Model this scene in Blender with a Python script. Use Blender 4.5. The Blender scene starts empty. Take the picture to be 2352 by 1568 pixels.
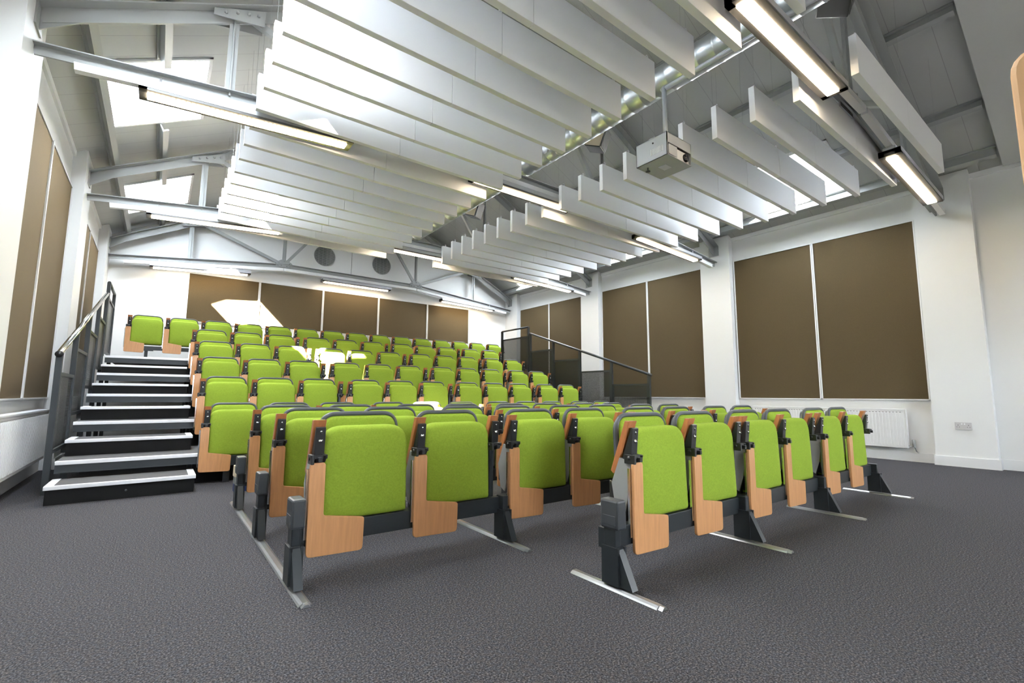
import bpy, bmesh, math, random
from mathutils import Vector, Matrix
random.seed(7)
C = bpy.context.scene
COL = C.collection
# ---------------------------------------------------------------- camera
YAW, PIT, ROL, F = 0.64487, 0.11434, 0.00556, 1074.72
CAMZ = 0.8057
cd = bpy.data.cameras.new('camera'); cam = bpy.data.objects.new('camera', cd); COL.objects.link(cam)
cd.sensor_width = 36.0; cd.lens = 36.0*F/2352; cd.clip_start = 0.02; cd.clip_end = 200
cy, sy, cp, sp = math.cos(YAW), math.sin(YAW), math.cos(PIT), math.sin(PIT)
fw = Vector((sy*cp, cy*cp, sp)); rr = Vector((cy, -sy, 0)); uu = rr.cross(fw)
c_, s_ = math.cos(ROL), math.sin(ROL)
R_, U_ = rr*c_+uu*s_, rr*(-s_)+uu*c_
cam.matrix_world = Matrix(((R_.x, U_.x, -fw.x, 0), (R_.y, U_.y, -fw.y, 0), (R_.z, U_.z, -fw.z, CAMZ), (0, 0, 0, 1)))
C.camera = cam
# ---------------------------------------------------------------- world, sun, exposure
w = bpy.data.worlds.new('sky'); C.world = w; w.use_nodes = True
bg = w.node_tree.nodes['Background']
bg.inputs['Strength'].default_value = 32.0
_t = w.node_tree.nodes.new('ShaderNodeTexCoord'); _s = w.node_tree.nodes.new('ShaderNodeSeparateXYZ'); _r = w.node_tree.nodes.new('ShaderNodeValToRGB')
w.node_tree.links.new(_t.outputs['Generated'], _s.inputs[0]); w.node_tree.links.new(_s.outputs['Z'], _r.inputs['Fac'])
_r.color_ramp.elements[0].position = 0.0; _r.color_ramp.elements[0].color = (.045, .045, .04, 1)      # ground outside
_r.color_ramp.elements[1].position = 0.03; _r.color_ramp.elements[1].color = (.80, .90, 1.0, 1)        # bright hazy sky
w.node_tree.links.new(_r.outputs['Color'], bg.inputs['Color'])
sd = bpy.data.lights.new('sun', 'SUN'); sd.energy = 420.0; sd.angle = math.radians(0.8); sd.color = (1.0, 0.95, 0.86)
sun = bpy.data.objects.new('sun', sd); COL.objects.link(sun)
sun.rotation_euler = Vector((0.95, 0.75, -1.0)).to_track_quat('-Z', 'Y').to_euler()
sun.location = (-6, -2, 9)
VS = C.view_settings
VS.view_transform = 'Standard'; VS.look = 'None'; VS.exposure = 0.66; VS.gamma = 1.0; VS.use_curve_mapping = False
LAMP = 28.0           # emission of the fluorescent louvres
# ---------------------------------------------------------------- helpers
def lin(c):
    return tuple(((v/255)/12.92 if v/255 <= .04045 else ((v/255+.055)/1.055)**2.4) for v in c)+(1.0,)
def mat(name, col, rough=0.6, metal=0.0, spec=0.5, noise=None, bump=None, emit=None, alpha=None, coat=0):
    m = bpy.data.materials.new(name); m.use_nodes = True
    nt = m.node_tree; b = nt.nodes['Principled BSDF']
    c = lin(col) if max(col) > 1.0 else tuple(col)+(1.0,)
    b.inputs['Base Color'].default_value = c
    b.inputs['Roughness'].default_value = rough; b.inputs['Metallic'].default_value = metal
    b.inputs['Specular IOR Level'].default_value = spec
    if coat: b.inputs['Coat Weight'].default_value = coat; b.inputs['Coat Roughness'].default_value = .25
    tc = nt.nodes.new('ShaderNodeTexCoord')
    if noise:
        sc, amt, stretch = noise
        mp = nt.nodes.new('ShaderNodeMapping'); mp.inputs['Scale'].default_value = stretch
        n = nt.nodes.new('ShaderNodeTexNoise'); n.inputs['Scale'].default_value = sc; n.inputs['Detail'].default_value = 4
        r = nt.nodes.new('ShaderNodeMapRange'); r.inputs['From Min'].default_value = .3; r.inputs['From Max'].default_value = .7
        r.inputs['To Min'].default_value = 1-amt; r.inputs['To Max'].default_value = 1+amt
        mx = nt.nodes.new('ShaderNodeVectorMath'); mx.operation = 'SCALE'; mx.inputs[0].default_value = c[:3]
        nt.links.new(tc.outputs['Object'], mp.inputs['Vector']); nt.links.new(mp.outputs['Vector'], n.inputs['Vector'])
        nt.links.new(n.outputs['Fac'], r.inputs['Value']); nt.links.new(r.outputs['Result'], mx.inputs['Scale'])
        nt.links.new(mx.outputs['Vector'], b.inputs['Base Color'])
    if bump:
        sc, st = bump
        n2 = nt.nodes.new('ShaderNodeTexNoise'); n2.inputs['Scale'].default_value = sc; n2.inputs['Detail'].default_value = 3
        bp = nt.nodes.new('ShaderNodeBump'); bp.inputs['Strength'].default_value = st; bp.inputs['Distance'].default_value = .004
        nt.links.new(tc.outputs['Object'], n2.inputs['Vector']); nt.links.new(n2.outputs['Fac'], bp.inputs['Height'])
        nt.links.new(bp.outputs['Normal'], b.inputs['Normal'])
    if emit:
        b.inputs['Emission Color'].default_value = tuple(emit[0])+(1,); b.inputs['Emission Strength'].default_value = emit[1]
    if alpha is not None: b.inputs['Alpha'].default_value = alpha
    return m
M = {}
M['wall'] = mat('white_paint', (.80, .80, .79), .55, bump=(60, .05))
M['roofpaint'] = mat('grey_roof_lining', (.37, .375, .365), .7)
def board_joints(m, pitch, width, dark):
    nt = m.node_tree; b = nt.nodes['Principled BSDF']; c = tuple(b.inputs['Base Color'].default_value)
    tc = nt.nodes.new('ShaderNodeTexCoord'); sp_ = nt.nodes.new('ShaderNodeSeparateXYZ'); nt.links.new(tc.outputs['Object'], sp_.inputs[0])
    a = nt.nodes.new('ShaderNodeMath'); a.operation = 'DIVIDE'; a.inputs[1].default_value = pitch; nt.links.new(sp_.outputs['Y'], a.inputs[0])
    f = nt.nodes.new('ShaderNodeMath'); f.operation = 'FRACT'; nt.links.new(a.outputs[0], f.inputs[0])
    g = nt.nodes.new('ShaderNodeMath'); g.operation = 'LESS_THAN'; g.inputs[1].default_value = width/pitch; nt.links.new(f.outputs[0], g.inputs[0])
    mx = nt.nodes.new('ShaderNodeMix'); mx.data_type = 'RGBA'; mx.inputs['A'].default_value = c; mx.inputs['B'].default_value = tuple(v*dark for v in c[:3])+(1,)
    nt.links.new(g.outputs[0], mx.inputs['Factor']); nt.links.new(mx.outputs['Result'], b.inputs['Base Color'])
board_joints(M['roofpaint'], .30, .006, .72)
M['lining'] = mat('pale_lining', (.50, .505, .49), .7)
M['steel'] = mat('painted_steel', (.31, .32, .315), .45, metal=.1)
M['white'] = mat('white_gloss', (.80, .80, .80), .3)
M['baffle'] = mat('white_baffle_felt', (.84, .84, .855), .85, bump=(180, .08))
M['alu'] = mat('aluminium', (.78, .78, .80), .32, metal=.85)
M['nosing'] = mat('ribbed_aluminium_nosing', (.86, .86, .88), .4, metal=.25)
M['plate'] = mat('socket_plate', (.55, .53, .53), .35)
M['cap'] = mat('dark_end_cap', (.036, .041, .047), .4)
M['railalu'] = mat('dull_rail_aluminium', (.42, .43, .44), .3, metal=.8)
M['chrome'] = mat('chrome', (.75, .77, .78), .15, metal=1)
M['duct'] = mat('galvanised_duct', (.55, .57, .58), .42, metal=.9)
M['dark'] = mat('charcoal_metal', (.022, .027, .031), .38, metal=.2)
M['rim'] = mat('grey_rubber_rim', (.055, .062, .07), .45)
M['black'] = mat('black_plastic', (.012, .013, .014), .38)
M['blackboard'] = mat('black_riser_board', (.006, .006, .0065), .75, spec=.2)
M['wood'] = mat('beech_veneer', (.56, .275, .115), .38, noise=(6, .10, (14, 14, 1.2)), coat=.2)
M['woodedge'] = mat('beech_edge', (.42, .155, .055), .3, noise=(8, .12, (12, 12, 1)), coat=.3)
M['palewood'] = mat('pale_lectern_beech', (.66, .40, .20), .45, noise=(5, .08, (12, 12, 1)))
M['green'] = mat('lime_wool', (.245, .345, .036), .95, spec=.15, noise=(140, .09, (1, 1, 1)), bump=(420, .25))
M['brown'] = mat('brown_panel_fabric', (.080, .058, .029), .88, spec=.2, noise=(260, .16, (1, 1, 1)), bump=(300, .15))
M['deckcarpet'] = mat('grey_step_carpet', (.075, .073, .075), .95, noise=(220, .35, (1, 1, 1)))
M['silverbox'] = mat('silver_projector_case', (.47, .49, .51), .45, metal=.2)
M['cream'] = mat('cream_card', (.72, .62, .45), .6)
M['blue'] = mat('blue_plastic', (.01, .03, .16), .4)
M['lens'] = mat('projector_lens', (.01, .01, .012), .05)
M['body'] = mat('luminaire_body', (.10, .10, .10), .4, metal=.3)
M['lumside'] = mat('luminaire_silver_side', (.62, .63, .66), .3, metal=.5)

def carpet_mat():
    m = bpy.data.materials.new('charcoal_carpet'); m.use_nodes = True; nt = m.node_tree; b = nt.nodes['Principled BSDF']
    b.inputs['Roughness'].default_value = .97; b.inputs['Specular IOR Level'].default_value = .1
    tc = nt.nodes.new('ShaderNodeTexCoord')
    n1 = nt.nodes.new('ShaderNodeTexNoise'); n1.inputs['Scale'].default_value = 165; n1.inputs['Detail'].default_value = 5; n1.inputs['Roughness'].default_value = .75
    n3 = nt.nodes.new('ShaderNodeTexNoise'); n3.inputs['Scale'].default_value = 60; n3.inputs['Detail'].default_value = 4
    cr = nt.nodes.new('ShaderNodeValToRGB'); e = cr.color_ramp.elements
    e[0].position = .35; e[0].color = (.008, .009, .011, 1); e[1].position = .66; e[1].color = (.165, .162, .168, 1)
    x = e.new(.5); x.color = (.040, .041, .045, 1)
    hs = nt.nodes.new('ShaderNodeMix'); hs.data_type = 'RGBA'; hs.blend_type = 'MULTIPLY'; hs.inputs['Factor'].default_value = .5
    c2 = nt.nodes.new('ShaderNodeValToRGB'); c2.color_ramp.elements[0].color = (.8, .85, 1, 1); c2.color_ramp.elements[1].color = (1.15, .95, .85, 1)
    c2.color_ramp.elements[0].position = .4; c2.color_ramp.elements[1].position = .6
    for n in (n1, n3): nt.links.new(tc.outputs['Object'], n.inputs['Vector'])
    nt.links.new(n1.outputs['Fac'], cr.inputs['Fac']); nt.links.new(n3.outputs['Fac'], c2.inputs['Fac'])
    nt.links.new(cr.outputs['Color'], hs.inputs['A']); nt.links.new(c2.outputs['Color'], hs.inputs['B'])
    nt.links.new(hs.outputs['Result'], b.inputs['Base Color'])
    bp = nt.nodes.new('ShaderNodeBump'); bp.inputs['Strength'].default_value = .2; bp.inputs['Distance'].default_value = .003
    nt.links.new(n1.outputs['Fac'], bp.inputs['Height']); nt.links.new(bp.outputs['Normal'], b.inputs['Normal'])
    return m
M['carpet'] = carpet_mat()
def mesh_sheet(name, col, hole, scale):
    # perforated sheet: dark metal with a fine grid of holes
    m = bpy.data.materials.new(name); m.use_nodes = True; nt = m.node_tree
    b = nt.nodes['Principled BSDF']; b.inputs['Base Color'].default_value = col+(1,); b.inputs['Roughness'].default_value = .4; b.inputs['Metallic'].default_value = .4
    tc = nt.nodes.new('ShaderNodeTexCoord'); sp_ = nt.nodes.new('ShaderNodeSeparateXYZ'); nt.links.new(tc.outputs['Object'], sp_.inputs[0])
    outs = []
    for ax in ('Y', 'Z'):
        a = nt.nodes.new('ShaderNodeMath'); a.operation = 'MULTIPLY'; a.inputs[1].default_value = scale
        nt.links.new(sp_.outputs[ax], a.inputs[0])
        f = nt.nodes.new('ShaderNodeMath'); f.operation = 'FRACT'; nt.links.new(a.outputs[0], f.inputs[0])
        g = nt.nodes.new('ShaderNodeMath'); g.operation = 'LESS_THAN'; g.inputs[1].default_value = hole; nt.links.new(f.outputs[0], g.inputs[0])
        outs.append(g)
    mu = nt.nodes.new('ShaderNodeMath'); mu.operation = 'MULTIPLY'
    nt.links.new(outs[0].outputs[0], mu.inputs[0]); nt.links.new(outs[1].outputs[0], mu.inputs[1])
    inv = nt.nodes.new('ShaderNodeMath'); inv.operation = 'SUBTRACT'; inv.inputs[0].default_value = 1; nt.links.new(mu.outputs[0], inv.inputs[1])
    nt.links.new(inv.outputs[0], b.inputs['Alpha'])
    return m
M['mesh'] = mesh_sheet('perforated_black_sheet', (.03, .033, .036), .64, 90)
M['grille'] = mat('vent_grille', (.05, .05, .052), .5)
def glass_mat():
    m = bpy.data.materials.new('skylight_glass'); m.use_nodes = True; nt = m.node_tree
    nt.nodes.remove(nt.nodes['Principled BSDF']); out = nt.nodes['Material Output']
    t = nt.nodes.new('ShaderNodeBsdfTransparent'); g = nt.nodes.new('ShaderNodeBsdfGlossy'); g.inputs['Roughness'].default_value = .05
    mx = nt.nodes.new('ShaderNodeMixShader'); mx.inputs[0].default_value = .06
    nt.links.new(t.outputs[0], mx.inputs[1]); nt.links.new(g.outputs[0], mx.inputs[2]); nt.links.new(mx.outputs[0], out.inputs['Surface'])
    return m
M['glass'] = glass_mat()
def lamp_mat():
    m = bpy.data.materials.new('lit_louvre'); m.use_nodes = True; nt = m.node_tree
    b = nt.nodes['Principled BSDF']; b.inputs['Base Color'].default_value = (.9, .88, .85, 1)
    b.inputs['Emission Color'].default_value = (1.0, .80, .55, 1)
    tc = nt.nodes.new('ShaderNodeTexCoord'); sp_ = nt.nodes.new('ShaderNodeSeparateXYZ'); nt.links.new(tc.outputs['Object'], sp_.inputs[0])
    a = nt.nodes.new('ShaderNodeMath'); a.operation = 'MULTIPLY'; a.inputs[1].default_value = 32; nt.links.new(sp_.outputs['X'], a.inputs[0])
    f = nt.nodes.new('ShaderNodeMath'); f.operation = 'FRACT'; nt.links.new(a.outputs[0], f.inputs[0])
    g = nt.nodes.new('ShaderNodeMath'); g.operation = 'GREATER_THAN'; g.inputs[1].default_value = .16; nt.links.new(f.outputs[0], g.inputs[0])
    r = nt.nodes.new('ShaderNodeMapRange'); r.inputs['To Min'].default_value = LAMP*.03; r.inputs['To Max'].default_value = LAMP
    nt.links.new(g.outputs[0], r.inputs['Value']); nt.links.new(r.outputs['Result'], b.inputs['Emission Strength'])
    return m
M['lamp'] = lamp_mat()

class MB:
    """collects shapes into one bmesh, build() links ONE mesh object"""
    def __init__(s): s.bm = bmesh.new(); s.mats = []
    def mi(s, m):
        if m is None: return 0
        if m not in s.mats: s.mats.append(m)
        return s.mats.index(m)
    def add(s, verts, faces, m=None, smooth=False):
        vs = [s.bm.verts.new(v) for v in verts]; i = s.mi(m)
        for f in faces:
            try:
                fc = s.bm.faces.new([vs[k] for k in f]); fc.material_index = i; fc.smooth = smooth
            except ValueError: pass
        return vs
    def box(s, x0, x1, y0, y1, z0, z1, m=None, bev=0):
        t = bmesh.new(); r = bmesh.ops.create_cube(t, size=1)
        for v in t.verts: v.co = Vector(((x0+x1)/2+v.co.x*(x1-x0), (y0+y1)/2+v.co.y*(y1-y0), (z0+z1)/2+v.co.z*(z1-z0)))
        if bev: bmesh.ops.bevel(t, geom=list(t.edges), offset=bev, segments=2, affect='EDGES', profile=.5)
        s.merge(t, m, smooth=False)
    def merge(s, t, m=None, smooth=False):
        t.verts.index_update()
        s.add([v.co.copy() for v in t.verts], [[v.index for v in f.verts] for f in t.faces], m, smooth); t.free()
    def bar(s, p, q, wy, hz, m=None, up=(0, 0, 1)):
        """square bar from p to q; wy = width across, hz = depth along 'up'"""
        p, q = Vector(p), Vector(q); d = (q-p).normalized(); u = Vector(up); a = d.cross(u).normalized(); b = a.cross(d).normalized()
        vs = []
        for o in (p, q):
            for i, j in ((-1, -1), (1, -1), (1, 1), (-1, 1)): vs.append(o+a*(i*wy/2)+b*(j*hz/2))
        s.add(vs, [(0, 1, 2, 3), (7, 6, 5, 4), (0, 4, 5, 1), (1, 5, 6, 2), (2, 6, 7, 3), (3, 7, 4, 0)], m)
    def angle(s, p, q, a_=.07, t=.008, m=None, side=1):
        """L section from p to q, vertical leg in the plane across y, flat leg on top"""
        p, q = Vector(p), Vector(q); d = (q-p).normalized(); n = Vector((0, 1, 0)); b = d.cross(n).normalized()
        if b.z < 0: b = -b
        prof = [(0, 0), (t, 0), (t, a_-t), (a_*.8, a_-t), (a_*.8, a_), (0, a_)]
        vs = [o+n*(side*x)+b*(z-a_/2) for o in (p, q) for x, z in prof]; k = len(prof)
        s.add(vs, [tuple(range(k)), tuple(range(2*k-1, k-1, -1))]+[(i, i+k, (i+1) % k+k, (i+1) % k) for i in range(k)], m)
    def tube(s, pts, r, m=None, n=10, caps=True, closed=False):
        pts = [Vector(p) for p in pts]; rings = []
        ref = None
        for i, p in enumerate(pts):
            a = pts[max(i-1, 0)]; b = pts[min(i+1, len(pts)-1)]
            if closed: a = pts[i-1]; b = pts[(i+1) % len(pts)]
            d = (b-a).normalized()
            if ref is None:
                ref = Vector((0, 0, 1)) if abs(d.z) < .9 else Vector((1, 0, 0))
            u = (ref-d*ref.dot(d)).normalized(); v = d.cross(u); ref = u
            rings.append([p+u*(r*math.cos(2*math.pi*k/n))+v*(r*math.sin(2*math.pi*k/n)) for k in range(n)])
        vs = [v for rg in rings for v in rg]; fs = []
        for i in range(len(rings)-(0 if closed else 1)):
            j = (i+1) % len(rings)
            for k in range(n): fs.append((i*n+k, i*n+(k+1) % n, j*n+(k+1) % n, j*n+k))
        if caps and not closed: fs += [tuple(range(n-1, -1, -1)), tuple(range((len(rings)-1)*n, len(rings)*n))]
        s.add(vs, fs, m, True)
    def prism(s, poly, axis, a, b, m=None, bev=0, smooth=False):
        """poly of 2D points extruded along axis from a to b. axis 'y': poly=(x,z); 'x': (y,z); 'z': (x,y)"""
        f = {'y': lambda p, t: (p[0], t, p[1]), 'x': lambda p, t: (t, p[0], p[1]), 'z': lambda p, t: (p[0], p[1], t)}[axis]
        t = bmesh.new(); k = len(poly)
        v = [t.verts.new(f(p, a)) for p in poly]+[t.verts.new(f(p, b)) for p in poly]
        t.faces.new(v[:k]); t.faces.new(v[k:][::-1])
        for i in range(k): t.faces.new((v[i], v[i+k], v[(i+1) % k+k], v[(i+1) % k]))
        bmesh.ops.recalc_face_normals(t, faces=list(t.faces))
        if bev:
            ed = [e for e in t.edges if abs((e.verts[0].co-e.verts[1].co).normalized().dot(Vector({'y': (0, 1, 0), 'x': (1, 0, 0), 'z': (0, 0, 1)}[axis]))) < .5]
            bmesh.ops.bevel(t, geom=ed, offset=bev, segments=2, affect='EDGES', profile=.5)
        s.merge(t, m, smooth)
    def build(s, name, m, parent=None, smooth=False, loc=None, autosmooth=False):
        me = bpy.data.meshes.new(name); bmesh.ops.recalc_face_normals(s.bm, faces=list(s.bm.faces))
        s.bm.to_mesh(me); s.bm.free()
        if s.mats and m is None:
            for q in s.mats: me.materials.append(q)
        elif s.mats:
            for q in s.mats: me.materials.append(q)
        else: me.materials.append(m)
        if smooth:
            for p in me.polygons: p.use_smooth = True
        o = bpy.data.objects.new(name, me); COL.objects.link(o)
        if parent: o.parent = parent
        if loc: o.location = loc
        return o
def rounded(pts, r, seg=5):
    """round the corners of a 2D polygon; r number or list"""
    out = []; n = len(pts)
    for i in range(n):
        p0, p1, p2 = Vector(pts[i-1]), Vector(pts[i]), Vector(pts[(i+1) % n])
        ri = r[i] if isinstance(r, (list, tuple)) else r
        if ri <= 0: out.append(tuple(p1)); continue
        a = (p0-p1).normalized(); b = (p2-p1).normalized(); ang = a.angle(b); d = ri/math.tan(ang/2)
        d = min(d, (p0-p1).length*.49, (p2-p1).length*.49)
        s0 = p1+a*d; s1 = p1+b*d
        for k in range(seg+1):
            t = k/seg; out.append(tuple((1-t)**2*s0+2*t*(1-t)*p1+t*t*s1))
    return out
def tag(o, label=None, cat=None, group=None, kind=None):
    if label: o['label'] = label
    if cat: o['category'] = cat
    if group: o['group'] = group
    if kind: o['kind'] = kind
    return o
def empty(name, loc, label=None, cat=None, group=None):
    o = bpy.data.objects.new(name, None); COL.objects.link(o); o.location = loc; o.empty_display_size = .1
    return tag(o, label, cat, group)
def copy_tree(o, parent=None):
    c = o.copy(); COL.objects.link(c)
    if parent: c.parent = parent
    for ch in list(o.children): copy_tree(ch, c)
    return c
ORD = ['first', 'second', 'third', 'fourth', 'fifth', 'sixth', 'seventh', 'eighth', 'ninth', 'tenth', 'eleventh', 'twelfth', 'thirteenth', 'fourteenth', 'fifteenth', 'sixteenth', 'seventeenth', 'eighteenth', 'nineteenth', 'twentieth']

# ================================================================ SETTING
XL, XR = -0.95, 7.72          # recessed wall faces
PL, PR = -0.83, 7.60          # pier faces
YB = 10.42; YF = -3.2
RX = 3.385                    # ridge
TY = [1.265, 4.243, 7.222, 10.2]
def soffit(x): return 3.56+.5*(x-PL) if x < RX else 3.56+.5*(PR-x)
RIDGE = soffit(RX)
b = MB(); b.box(XL-.3, XR+.3, YF-.3, YB+.3, -.1, 0); tag(b.build('floor', M['carpet']), kind='structure')
def side_wall(xw, xp, sgn, name):
    b = MB(); b.box(min(xw, xw+sgn*.3), max(xw, xw+sgn*.3), YF, YB+.3, -.1, 3.62, None)
    tag(b.build(name, M['wall']), kind='structure')
    for y in [-1.72]+TY[:3]+[10.16]:        # the piers
        b = MB(); b.box(min(xp, xw), max(xp, xw), y-.267, min(y+.267, YB), 0, 3.55, None)
        tag(b.build(name, M['wall']), kind='structure')
side_wall(XR, PR, 1, 'wall_right'); side_wall(XL, PL, -1, 'wall_left')
b = MB(); b.prism([(XL-.3, -.1), (XR+.3, -.1), (XR+.3, 3.3), (RX, RIDGE+.25), (XL-.3, 3.3)], 'y', YB, YB+.25)
tag(b.build('wall_back', M['wall']), kind='structure')
b = MB()
W1, W2, WZ0, WZ1 = (.4, 1.7), (4.9, 6.2), 1.0, 2.5      # two unseen windows, added behind the camera to light the chair fronts
b.prism([(XL-.3, WZ1), (XR+.3, WZ1), (XR+.3, 3.3), (RX, RIDGE+.25), (XL-.3, 3.3)], 'y', YF-.25, YF)
b.box(XL-.3, XR+.3, YF-.25, YF, -.1, WZ0)
for a, c in ((XL-.3, W1[0]), (W1[1], W2[0]), (W2[1], XR+.3)): b.box(a, c, YF-.25, YF, WZ0, WZ1)
tag(b.build('wall_front', M['wall']), kind='structure')
for i, (a, c) in enumerate((W1, W2)):
    r = empty('window_%d' % (7+i), ((a+c)/2, YF-.1, WZ0)); tag(r, kind='structure'); h = (c-a)/2; H = WZ1-WZ0  # added window, lets in fill light from the unseen front wall
    b = MB()
    for u in (-h, -h/3, h/3, h): b.box(u-.03, u+.03, -.03, .03, 0, H)
    b.box(-h, h, -.03, .03, 0, .06); b.box(-h, h, -.03, .03, H-.06, H); b.build('frame', M['white'], r)
    b = MB(); b.box(-h, h, -.004, .004, .05, H-.05); b.build('pane', M['glass'], r)
# roof slopes with skylight holes
SKY_Y = [(2.1, 3.4), (5.15, 6.42), (8.2, 9.5)]
SXL = (-0.63, 0.20); SXR = (6.57, 7.40)
b = MB()
def slope_panel(x0, x1, y0, y1, th=.12):
    a, c = (x0, soffit(x0)), (x1, soffit(x1))
    b.prism([a, c, (c[0], c[1]+th), (a[0], a[1]+th)], 'y', y0, y1)
for (lo, hi, h0, h1) in ((XL-.3, RX, SXL[0], SXL[1]), (RX, XR+.3, SXR[0], SXR[1])):
    slope_panel(lo, h0, YF-.2, YB+.2); slope_panel(h1, hi, YF-.2, YB+.2)
    ys = [YF-.2]
    for a in SKY_Y: ys += list(a)
    ys.append(YB+.2)
    for i in range(0, len(ys), 2): slope_panel(h0, h1, ys[i], ys[i+1])
tag(b.build('ceiling', M['roofpaint']), kind='structure')
# plastered lining under the roof over the front of the room
b = MB()
for (x0, x1) in ((PL, RX), (RX, PR)):
    z0, z1 = soffit(x0)-.1, soffit(x1)-.1
    b.prism([(x0, z0), (x1, z1), (x1, z1+.09), (x0, z0+.09)], 'y', YF, .70)
tag(b.build('ceiling_lining', M['lining']), kind='structure')
# skylights
wn = 1
for sx, side in ((SXL, 'L'), (SXR, 'R')):
    for (y0, y1) in SKY_Y:
        r = empty('window_%d' % wn, ((sx[0]+sx[1])/2, (y0+y1)/2, soffit((sx[0]+sx[1])/2))); tag(r, kind='structure'); wn += 1
        f = MB(); L = r.location
        def P(x, y, h): return (x-L.x, y-L.y, soffit(x)+h-L.z)
        x0, x1 = sx; up_ = .17 if side == 'L' else .32
        for (a, c) in (((x0, y0), (x1, y0)), ((x1, y0), (x1, y1)), ((x1, y1), (x0, y1)), ((x0, y1), (x0, y0))):
            dx = .03 if a[0] == c[0] == x0 else (-.03 if a[0] == c[0] == x1 else 0)
            dy = .03 if a[1] == c[1] == y0 else (-.03 if a[1] == c[1] == y1 else 0)
            vs = [P(a[0], a[1], -.02), P(c[0], c[1], -.02), P(c[0], c[1], up_), P(a[0], a[1], up_)]
            vs += [(v[0]+dx, v[1]+dy, v[2]+.5*(dx if side == 'L' else -dx)) for v in vs]
            f.add(vs, [(0, 1, 2, 3), (7, 6, 5, 4), (0, 4, 5, 1), (1, 5, 6, 2), (2, 6, 7, 3), (3, 7, 4, 0)])
        f.build('frame', M['white'], r)
        g = MB(); g.add([P(x0, y0, up_-.02), P(x1, y0, up_-.02), P(x1, y1, up_-.02), P(x0, y1, up_-.02), P(x0, y0, up_-.01), P(x1, y0, up_-.01), P(x1, y1, up_-.01), P(x0, y1, up_-.01)],
                        [(0, 1, 2, 3), (7, 6, 5, 4), (0, 4, 5, 1), (1, 5, 6, 2), (2, 6, 7, 3), (3, 7, 4, 0)])
        g.build('pane', M['glass'], r)
# trim under the eaves, skirting
for nm, xw, sg in (('trim_1', XR, -1), ('trim_2', XL, 1)):
    b = MB()
    for a, c in ((TY[0]-2.4, TY[0]-.267), (TY[0]+.267, TY[1]-.267), (TY[1]+.267, TY[2]-.267), (TY[2]+.267, 9.893)):
        b.box(min(xw, xw+sg*.025), max(xw, xw+sg*.025), a, c, 3.45, 3.64)
    tag(b.build(nm, M['wall']), kind='structure')
b = MB(); t = .018
for y in TY[:3]: b.box(PR-t, PR, y-.285, y+.285, 0, .115); b.box(PR, XR, y-.285, y-.267, 0, .115); b.box(PR, XR, y+.267, y+.285, 0, .115)
for a, c in ((YF, TY[0]-.285), (TY[0]+.285, TY[1]-.285), (TY[1]+.285, TY[2]-.285), (TY[2]+.285, YB)): b.box(XR-t, XR, a, c, 0, .115)
tag(b.build('baseboard_right', M['white']), kind='structure')
b = MB()
for y in TY[:3]: b.box(PL, PL+t, y-.285, y+.285, 0, .115)
for a, c in ((YF, TY[0]-.285), (TY[0]+.285, TY[1]-.285), (TY[1]+.285, TY[2]-.285), (TY[2]+.285, YB)): b.box(XL, XL+t, a, c, 0, .115)
tag(b.build('baseboard_left', M['white']), kind='structure')
b = MB(); b.box(XL, XR, YB-t, YB, 0, .115); tag(b.build('baseboard_back', M['white']), kind='structure')

# ================================================================ fabric wall panels
def fabric_panel(origin, width, z0, z1, face, label, group, left_strip=True, right_strip=True):
    """face: 'R' on right wall (facing -x), 'L' (facing +x), 'B' on back wall (facing -y). origin = lower corner on the wall"""
    r = empty('fabric_panel', origin, label, 'wall panel', group)
    def bx(b, u0, u1, d0, d1, a, c, m=None, bev=0):
        if face == 'R': b.box(-d1, -d0, u0, u1, a, c, m, bev)
        elif face == 'L': b.box(d0, d1, u0, u1, a, c, m, bev)
        else: b.box(u0, u1, -d1, -d0, a, c, m, bev)
    H = z1-z0
    b = MB(); bx(b, .012, width-.012, 0, .022, .012, H-.012, None, .003); b.build('fabric', M['brown'], r)
    b = MB()
    bx(b, 0, width, 0, .034, 0, .014); bx(b, 0, width, 0, .030, H-.012, H)
    if left_strip: bx(b, 0, .016, 0, .034, 0, H)
    if right_strip: bx(b, width-.016, width, 0, .034, 0, H)
    b.build('frame', M['white'], r)
bays = ['bay nearest the camera', 'middle bay', 'bay next to the back wall']
for i in range(3):
    a, c = TY[i]+.267, TY[i+1]-.267
    if i == 2: c = 9.893
    a0 = a+.02; mid = (a+c)/2+.0; c0 = c-.02
    for k, (y0, y1) in enumerate(((a0, mid-.003), (mid+.003, c0))):
        nf = ('nearer', 'farther')[k]
        fabric_panel((XR, y0, .772), y1-y0, .772, 3.10, 'R', 'brown fabric panel on right wall, %s one in the %s' % (nf, bays[i]), None)
        if i > 0:
            fabric_panel((XL, y0, .745), y1-y0, .745, 3.08, 'L', 'brown fabric panel on left wall, %s one in the %s' % (nf, ['', 'bay before the stair rail', 'bay behind the stair rail'][i]), None)
bx = [.30, 1.485, 2.71, 3.945, 5.19, 6.395]
blab = ['leftmost brown fabric panel on the back wall, with a bright sunlit patch', 'second brown fabric panel from left on the back wall, sun touching its edge',
        'middle brown fabric panel on the back wall', 'fourth brown fabric panel from left on the back wall', 'rightmost brown fabric panel on the back wall']
for k in range(5): fabric_panel((bx[k]+.003, YB, 2.12), bx[k+1]-bx[k]-.006, 2.12, 3.04, 'B', blab[k], None)

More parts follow.
